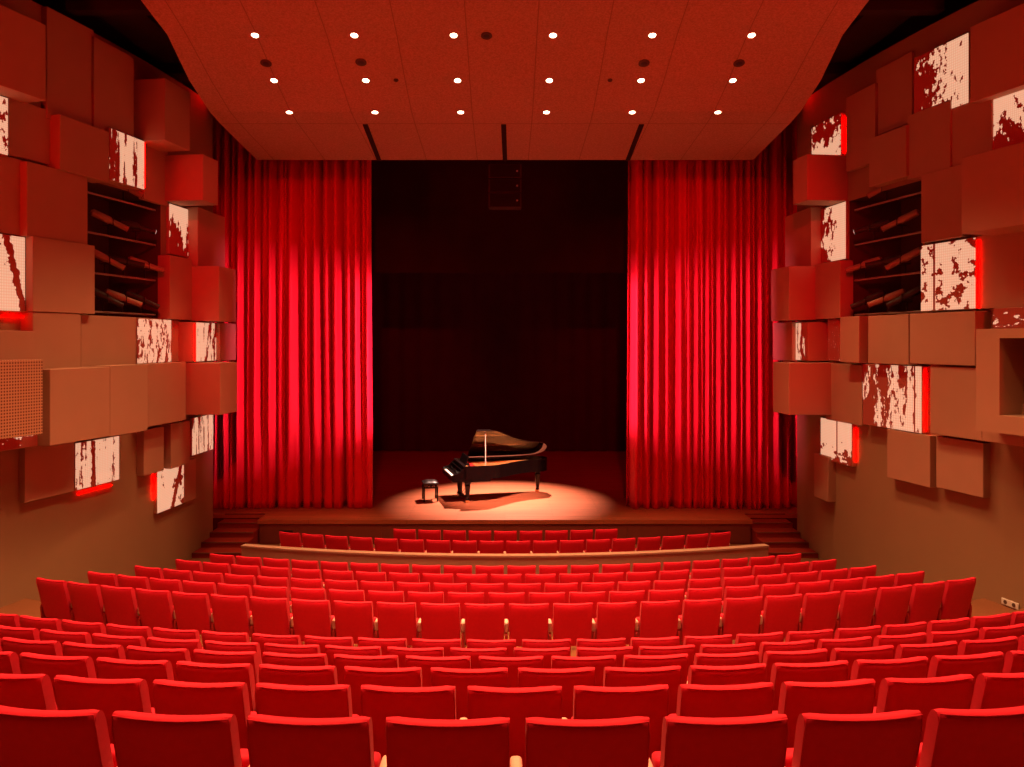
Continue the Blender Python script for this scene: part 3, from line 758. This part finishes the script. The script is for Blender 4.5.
def make_arm(r, x):
    bm = bmesh.new(); prism(bm, [(.12, .0), (.40, .0), (.44, .40), (.42, .46), (.24, .50), (.10, .50), (.08, .46)], -.016, .016, Matrix.Translation((x, 0, 0)) @ Matrix(((0, 0, 1, 0), (1, 0, 0, 0), (0, 1, 0, 0), (0, 0, 0, 1))))
    a = mesh_obj('arm_panel', bm, ARM_RED, r)
    bm = bmesh.new(); bbox_bev(bm, x - .026, x + .026, .085, .26, .502, .62, .02, 3); mesh_obj('armrest', bm, ARM_WOOD, r, True)
    return a
seat0 = make_seat(); used = False
end0 = empty('end_arm_tmp'); make_arm(end0, .275)
def place_row(i):
    global used
    yc, drop, R, x0, words_ = ROWS[i]; z = row_floor(i)
    if i >= 6:
        n = (24, 23, 22, 21, 20, 18, 9)[i - 6]
        ks = [k - (n - 1) / 2 for k in range(n)]; arcs = [k * .55 + (x0 if n % 2 else x0 - .275) for k in ks]
        vis = [True] * n
    else:
        arcs = [x0 + k * .55 for k in range(-14, 15)]
        def px(a): 
            t = a / R; return CX + F * (R * math.sin(t)) / (yc + R - R * math.cos(t))
        half = F * .25 / yc
        keep = [a for a in arcs if -half * 3.3 < px(a) < 1024 + half * 3.3 and abs(R * math.sin(a / R)) < xw(yc + sag(a)) - .35]
        vis = [(-half * .95 < px(a) < 1024 + half * .95) for a in keep]; arcs = keep
    nv = sum(vis); c = 0
    for q, (a, v) in enumerate(zip(arcs, vis)):
        t = a / R; loc = (R * math.sin(t), yc + R - R * math.cos(t), z)
        o = copy_tree(seat0) if used else seat0
        used = True
        o.location = loc; o.rotation_euler = (0, 0, t)
        if v:
            c += 1
            if c <= (nv + 1) // 2: w = 'leftmost' if c == 1 else ORD[c - 1] + ' from left'
            else: w = 'rightmost' if c == nv else ORD[nv - c] + ' from right'
            if nv % 2 and c == (nv + 1) // 2: w = 'middle one'
            lab = 'red theatre seat, %s in the %s' % (w, words_)
        else:
            lab = 'red theatre seat past the %s picture edge, %s' % ('left' if a < 0 else 'right', words_)
        tag(o, lab, 'seat', 'seats in the ' + words_)
        if q == len(arcs) - 1:
            for ch in end0.children: copy_tree(ch, o)
for i in range(13): place_row(i)
for ch in list(end0.children): bpy.data.objects.remove(ch)
bpy.data.objects.remove(end0)

# ---- concert grand piano.  local X: keyboard -> tail, local Y: + is the straight (far) side
def bez(pts, n=12):
    out = []
    for i in range(len(pts) - 1):
        p1, p2 = Vector(pts[i]), Vector(pts[i+1]); p0 = Vector(pts[i-1]) if i else p1; p3 = Vector(pts[i+2]) if i + 2 < len(pts) else p2
        for k in range(n):
            t = k / n; out.append(tuple(.5 * ((2*p1) + (p2-p0)*t + (2*p0-5*p1+4*p2-p3)*t*t + (3*p1-p0-3*p2+p3)*t**3)))
    out.append(tuple(pts[-1])); return out
CURVE = bez([(.95, -.785), (1.2, -.74), (1.5, -.50), (1.85, -.22), (2.2, -.06), (2.5, .0), (2.68, .13), (2.76, .34), (2.72, .58), (2.58, .72), (2.40, .77)], 6)
OUT = [(.30, -.785)] + CURVE + [(2.0, .785), (.30, .785)]
LIDO = [(.66, -.80)] + [(x + .01, y - .012) for x, y in CURVE] + [(2.0, .80), (.66, .80)]
def inset(poly, d):
    n = len(poly); out = []
    for i in range(n):
        a, b, c = Vector(poly[i-1]), Vector(poly[i]), Vector(poly[(i+1) % n])
        e1 = (b - a).normalized(); e2 = (c - b).normalized(); nn = (Vector((-e1.y, e1.x)) + Vector((-e2.y, e2.x)))
        nn = nn.normalized() if nn.length > 1e-6 else Vector((-e1.y, e1.x)); k = max(.5, nn.dot(Vector((-e1.y, e1.x))))
        out.append(tuple(b + nn * d / k))
    return out
def piano():
    r = empty('grand_piano', (-1.60, 22.08, .60), math.radians(14), 'black concert grand piano with its lid open, spotlit on the stage', 'piano')
    r.scale = (1.08, 1, 1)
    # rim
    bm = bmesh.new(); I = inset(OUT, .05); n = len(OUT); z0, z1 = .66, 1.01
    V = [[bm.verts.new((p[0], p[1], z)) for p in P] for P, z in ((OUT, z0), (OUT, z1), (I, z1), (I, z0))]
    for a, b in ((0, 1), (1, 2), (2, 3), (3, 0)):
        for i in range(n):
            j = (i + 1) % n; bm.faces.new((V[a][i], V[a][j], V[b][j], V[b][i]))
    mesh_obj('rim', bm, PIANO, r, True)
    bm = bmesh.new(); prism(bm, inset(OUT, .045), .80, .82); mesh_obj('soundboard', bm, SPRUCE, r)
    bm = bmesh.new(); prism(bm, inset([(.45, -.74)] + CURVE + [(2.0, .74), (.45, .74)], .10), .86, .885)
    for k in range(4):                       # plate struts
        y = -.45 + k * .32; box(bm, .6, 1.3 + k * .33, y - .02, y + .02, .885, .93)
    pl = mesh_obj('iron_plate', bm, GOLD, r)
    bm = bmesh.new()
    for k in range(36):
        y = -.66 + k * .037; xe = 1.15 + max(0, (y + .66)) * 1.05; tube(bm, (.62, y, .905), (min(xe, 2.45), y + .02, .905), .002, n=4)
    tag(mesh_obj('strings', bm, BRASS, r), kind='stuff')
    bm = bmesh.new(); box(bm, .56, .70, -.66, .68, .905, .93); mesh_obj('dampers', bm, FELT, r)
    # keybed, cheeks, keys
    bm = bmesh.new(); bbox_bev(bm, .0, .52, -.785, .785, .60, .68, .012); bbox_bev(bm, .3, .98, -.785, -.3, .58, .67, .015); mesh_obj('keybed', bm, PIANO, r)
    for sy in (-1, 1):
        bm = bmesh.new(); pts = [(.0, .68), (.0, .76), (.06, .80), (.16, .82), (.26, .93), (.36, 1.01), (.36, .68)]
        Mx = Matrix.Translation((0, sy * .745, 0)) @ Matrix(((1, 0, 0, 0), (0, 0, -1, 0), (0, 1, 0, 0), (0, 0, 0, 1)))
        prism(bm, pts, -.04, .04, Mx); mesh_obj('cheek', bm, PIANO, r)
    wk = empty('keyboard', (0, 0, 0)); wk.parent = r
    for k in range(52):
        y = -.612 + k * .0235; bm = bmesh.new(); bbox_bev(bm, .03, .18, y + .0008, y + .0227, .70, .742, .002, 1); mesh_obj('white_key', bm, IVORY, wk)
    kk = 0
    for k in range(52):
        if k % 7 in (0, 2, 3, 5, 6) and k < 51:
            y = -.612 + (k + 1) * .0235; bm = bmesh.new(); bbox_bev(bm, .085, .18, y - .006, y + .006, .742, .754, .002, 1); mesh_obj('black_key', bm, PIANO, wk)
    bm = bmesh.new(); bbox_bev(bm, .0, .03, -.70, .70, .68, .72, .006); mesh_obj('key_slip', bm, PIANO, r)
    bm = bmesh.new(); bbox_bev(bm, -.01, .01, -.70, .70, 0, .19, .005, 1, Matrix.Translation((.20, 0, .745)) @ Matrix.Rotation(math.radians(12), 4, 'Y')); mesh_obj('fallboard', bm, PIANO, r)
    # music desk
    md = bmesh.new(); bbox_bev(md, -.012, .012, -.42, .42, 0, .24, .006, 1, Matrix.Translation((.40, 0, 1.0)) @ Matrix.Rotation(math.radians(22), 4, 'Y')); bbox_bev(md, .30, .52, -.44, .44, .985, 1.005, .004, 1); mesh_obj('music_desk', md, PIANO, r)
    # lid, hinged on the straight side, raised
    ang = math.radians(34); Ml = Matrix.Translation((0, .80, 1.02)) @ Matrix.Rotation(-ang, 4, 'X') @ Matrix.Translation((0, -.80, 0))
    bm = bmesh.new(); prism(bm, LIDO, 0, .022, Ml); mesh_obj('lid', bm, mat('lid_lacquer', (.02, .006, .004), .08, coat=.9), r)
    # folded front flap lying on the lid
    bm = bmesh.new(); prism(bm, [(.68, -.80), (1.02, -.80), (1.02, .79), (.68, .79)], .026, .046, Ml); mesh_obj('lid_flap', bm, PIANO, r)
    for yy in (-.5, .5):
        bm = bmesh.new(); p = Ml @ Vector((.67, yy, .02)); tube(bm, p, Ml @ Vector((.67, yy + .1, .02)), .014, n=8); mesh_obj('hinge', bm, BRASS, r)
    bm = bmesh.new(); top = Ml @ Vector((.92, -.66, 0)); tube(bm, (.86, -.72, .99), top, .011, n=8); mesh_obj('lid_prop', bm, ARM_WOOD, r)
    # legs with brass casters
    for (x, y) in ((.42, -.60), (.42, .60), (2.52, .42)):
        zt = .60 if x < 1 else .66
        bm = bmesh.new(); prof = [(.105, zt), (.105, zt - .06), (.085, zt - .09), (.095, zt - .13), (.052, .12), (.062, .10), (.062, .08)]
        rings = []
        for rr, z in prof: rings.append([bm.verts.new((x + cx * rr * .72, y + cy * rr * .72, z)) for cx, cy in ((-1, -.7), (-.7, -1), (.7, -1), (1, -.7), (1, .7), (.7, 1), (-.7, 1), (-1, .7))])
        for a, b in zip(rings, rings[1:]):
            for q in range(8): bm.faces.new((a[q], a[(q+1) % 8], b[(q+1) % 8], b[q]))
        bm.faces.new(rings[0]); bm.faces.new(rings[-1]); lg = mesh_obj('leg', bm, PIANO, r)
        bm = bmesh.new()
        tube(bm, (x, y, .09), (x, y, .06), .03, n=10)
        for q in (-.028, .028): tube(bm, (x - .012, y + q - .012, .045), (x - .012, y + q + .012, .045), .045, n=14)
        mesh_obj('caster', bm, BRASS, lg)
    # pedal lyre
    bm = bmesh.new()
    for q in (-.09, .09): tube(bm, (.36, q, .60), (.36, q * 1.1, .16), .02, n=8)
    bbox_bev(bm, .28, .42, -.17, .17, .10, .16, .01, 1); tube(bm, (.70, -.1, .6), (.40, -.1, .14), .008, n=6); tube(bm, (.70, .1, .6), (.40, .1, .14), .008, n=6)
    ly = mesh_obj('pedal_lyre', bm, PIANO, r)
    for q in (-.07, 0, .07): bm = bmesh.new(); bbox_bev(bm, .13, .29, q - .014, q + .014, .09, .105, .004, 1); mesh_obj('pedal', bm, BRASS, ly)
    return r
piano()

def stool():
    r = empty('piano_stool', (-2.06, 21.98, .60), math.radians(11), 'black padded piano stool with four slim legs before the keyboard', 'stool')
    bm = bmesh.new(); t = bmesh.new(); nx = 8
    g = []
    for i in range(nx + 1):
        row = []
        for j in range(nx + 1):
            u, v = -1 + 2 * i / nx, -1 + 2 * j / nx; z = .50 + .06 * (1 - u ** 4) * (1 - v ** 4) * (1 - .12 * ((math.cos(u * PI * 1.5) > .92) + (math.cos(v * PI * 1.5) > .92)))
            row.append(t.verts.new((u * .20, v * .24, z)))
        g.append(row)
    for i in range(nx):
        for j in range(nx): t.faces.new((g[i][j], g[i+1][j], g[i+1][j+1], g[i][j+1]))
    me = bpy.data.meshes.new('t'); t.to_mesh(me); t.free(); bm.from_mesh(me); bbox_bev(bm, -.205, .205, -.245, .245, .455, .51, .015, 2)
    mesh_obj('cushion', bm, LEATHER, r, True)
    bm = bmesh.new(); box(bm, -.20, .20, -.235, -.215, .36, .40); box(bm, -.20, .20, .215, .235, .36, .40); box(bm, -.19, -.17, -.23, .23, .36, .40); box(bm, .17, .19, -.23, .23, .36, .40)
    for q in (-.12, .12): tube(bm, (q, -.15, .38), (-q, .15, .46), .008, n=6)
    mesh_obj('frame', bm, PIANO, r)
    for sx in (-1, 1):
        for sy in (-1, 1):
            bm = bmesh.new(); M = Matrix.Translation((sx * .18, sy * .22, 0)); bbox_bev(bm, -.021, .021, -.021, .021, 0, .40, .004, 1, M); mesh_obj('leg', bm, PIANO, r)
    for sy in (-1, 1):
        bm = bmesh.new(); tube(bm, (0, sy * .25, .44), (0, sy * .29, .44), .028, n=12); mesh_obj('height_knob', bm, PIANO, r)
stool()

# ------------------------------------------------------------------ stage lights and added fill lamps
RED = (1.0, 0.0, 0.0)
spot('piano_special', (0.55, 26.2, 9.6), (-0.10, 22.1, .6), 28000, (1.0, .58, .45), 36, .95, .07)
spot('piano_front', (1.2, 16.2, 9.3), (-0.2, 22.0, 1.0), 15000, (1.0, .50, .38), 21, .9, .08)

def profile_lamp(name, loc, target, power, col, hx, hy, soft=.02, size=70):
    """theatre profile lamp: its four shutters cut the beam to a rectangle (half-tangents hx, hy)"""
    o = spot(name, loc, target, power, col, size, .1, .05); l = o.data; l.use_nodes = True; nt = l.node_tree; N = nt.nodes; K = nt.links
    em = N.get('Emission') or N.new('ShaderNodeEmission'); tc = N.new('ShaderNodeTexCoord'); sp = N.new('ShaderNodeSeparateXYZ'); K.new(tc.outputs['Normal'], sp.inputs[0])
    def M(op, a, b):
        n = N.new('ShaderNodeMath'); n.operation = op
        for i, s_ in enumerate((a, b)):
            if isinstance(s_, (int, float)): n.inputs[i].default_value = s_
            else: K.new(s_, n.inputs[i])
        return n.outputs[0]
    def win(c, h):
        t = M('ABSOLUTE', M('DIVIDE', sp.outputs[c], M('ABSOLUTE', sp.outputs['Z'], 0)), 0)
        r = N.new('ShaderNodeMapRange'); r.inputs['From Min'].default_value = h - soft; r.inputs['From Max'].default_value = h + soft; r.inputs['To Min'].default_value = 1; r.inputs['To Max'].default_value = 0
        K.new(t, r.inputs['Value']); return r.outputs[0]
    K.new(M('MULTIPLY', win('X', hx), win('Y', hy)), em.inputs['Strength'])
    return o
CUR = (1.0, .14, .26)
for s in (-1, 1):
    profile_lamp('curtain_profile_lamp', (-s * 6.4, 13.6, 5.6), (s * 5.05, 21.0, 4.62), 12500, CUR, .155, .165, .05)
    profile_lamp('curtain_edge_fill', (-s * 6.3, 13.9, 5.6), (s * 3.55 - .1, 21.0, 4.62), 16000, (1, .22, .36), .022, .165, .018)  # added narrow beam that brightens the curtains' inner edges
# added red fill lamps, unseen: curtains, rear, sides and attic
for s in (-1, 1):
    spot('red_curtain_fill', (s * 1.2, 3.0, 11.6), (s * 4.9, 21.0, 5.0), 5200, (1, 0, .01), 31, .7, .15)
area('red_fill_rear', (0, -2.5, 10.5), (0, 14, 6), 80, RED, 9, 1.2)
for s in (-1, 1):
    area('red_fill_side', (s * 8.4, 8.0, 7.5), (-s * 1.0, 14.8, 10.5), 190, RED, 1.0, 3.0)
    area('red_fill_attic', (s * 7.0, 18.6, CZ + 7.2), (s * 9.5, 12, 10), 50, RED, .5, 3)

area('ceiling_red_fill', (6.75, 17.75, CZ + 4.98), (5.2, 17.3, 9.9), 14, RED, .5, .12)  # added lamp for the red patch on the ceiling, no fixture there
area('upstage_red_fill', (0, 25.0, 12.6), (0, 31.5, 3), 110, (1, .0, .05), 10, .4)  # added red fill that lifts the black backdrop to dark red
area('midstage_red_fill', (0, 21.6, 11.6), (0, 30, 0), 20, (1, .0, .03), 8, .3)  # added red fill over the stage, not a house fixture
w = bpy.data.worlds.new('world'); scn.world = w; w.use_nodes = True
w.node_tree.nodes['Background'].inputs[0].default_value = (.02, 0, 0, 1); w.node_tree.nodes['Background'].inputs[1].default_value = 1
scn.view_settings.view_transform = 'Standard'; scn.view_settings.look = 'None'; scn.view_settings.gamma = 1; scn.view_settings.exposure = 0
scn.view_settings.use_curve_mapping = False
scn.cycles.max_bounces = 6; scn.cycles.diffuse_bounces = 1; scn.cycles.sample_clamp_indirect = 6
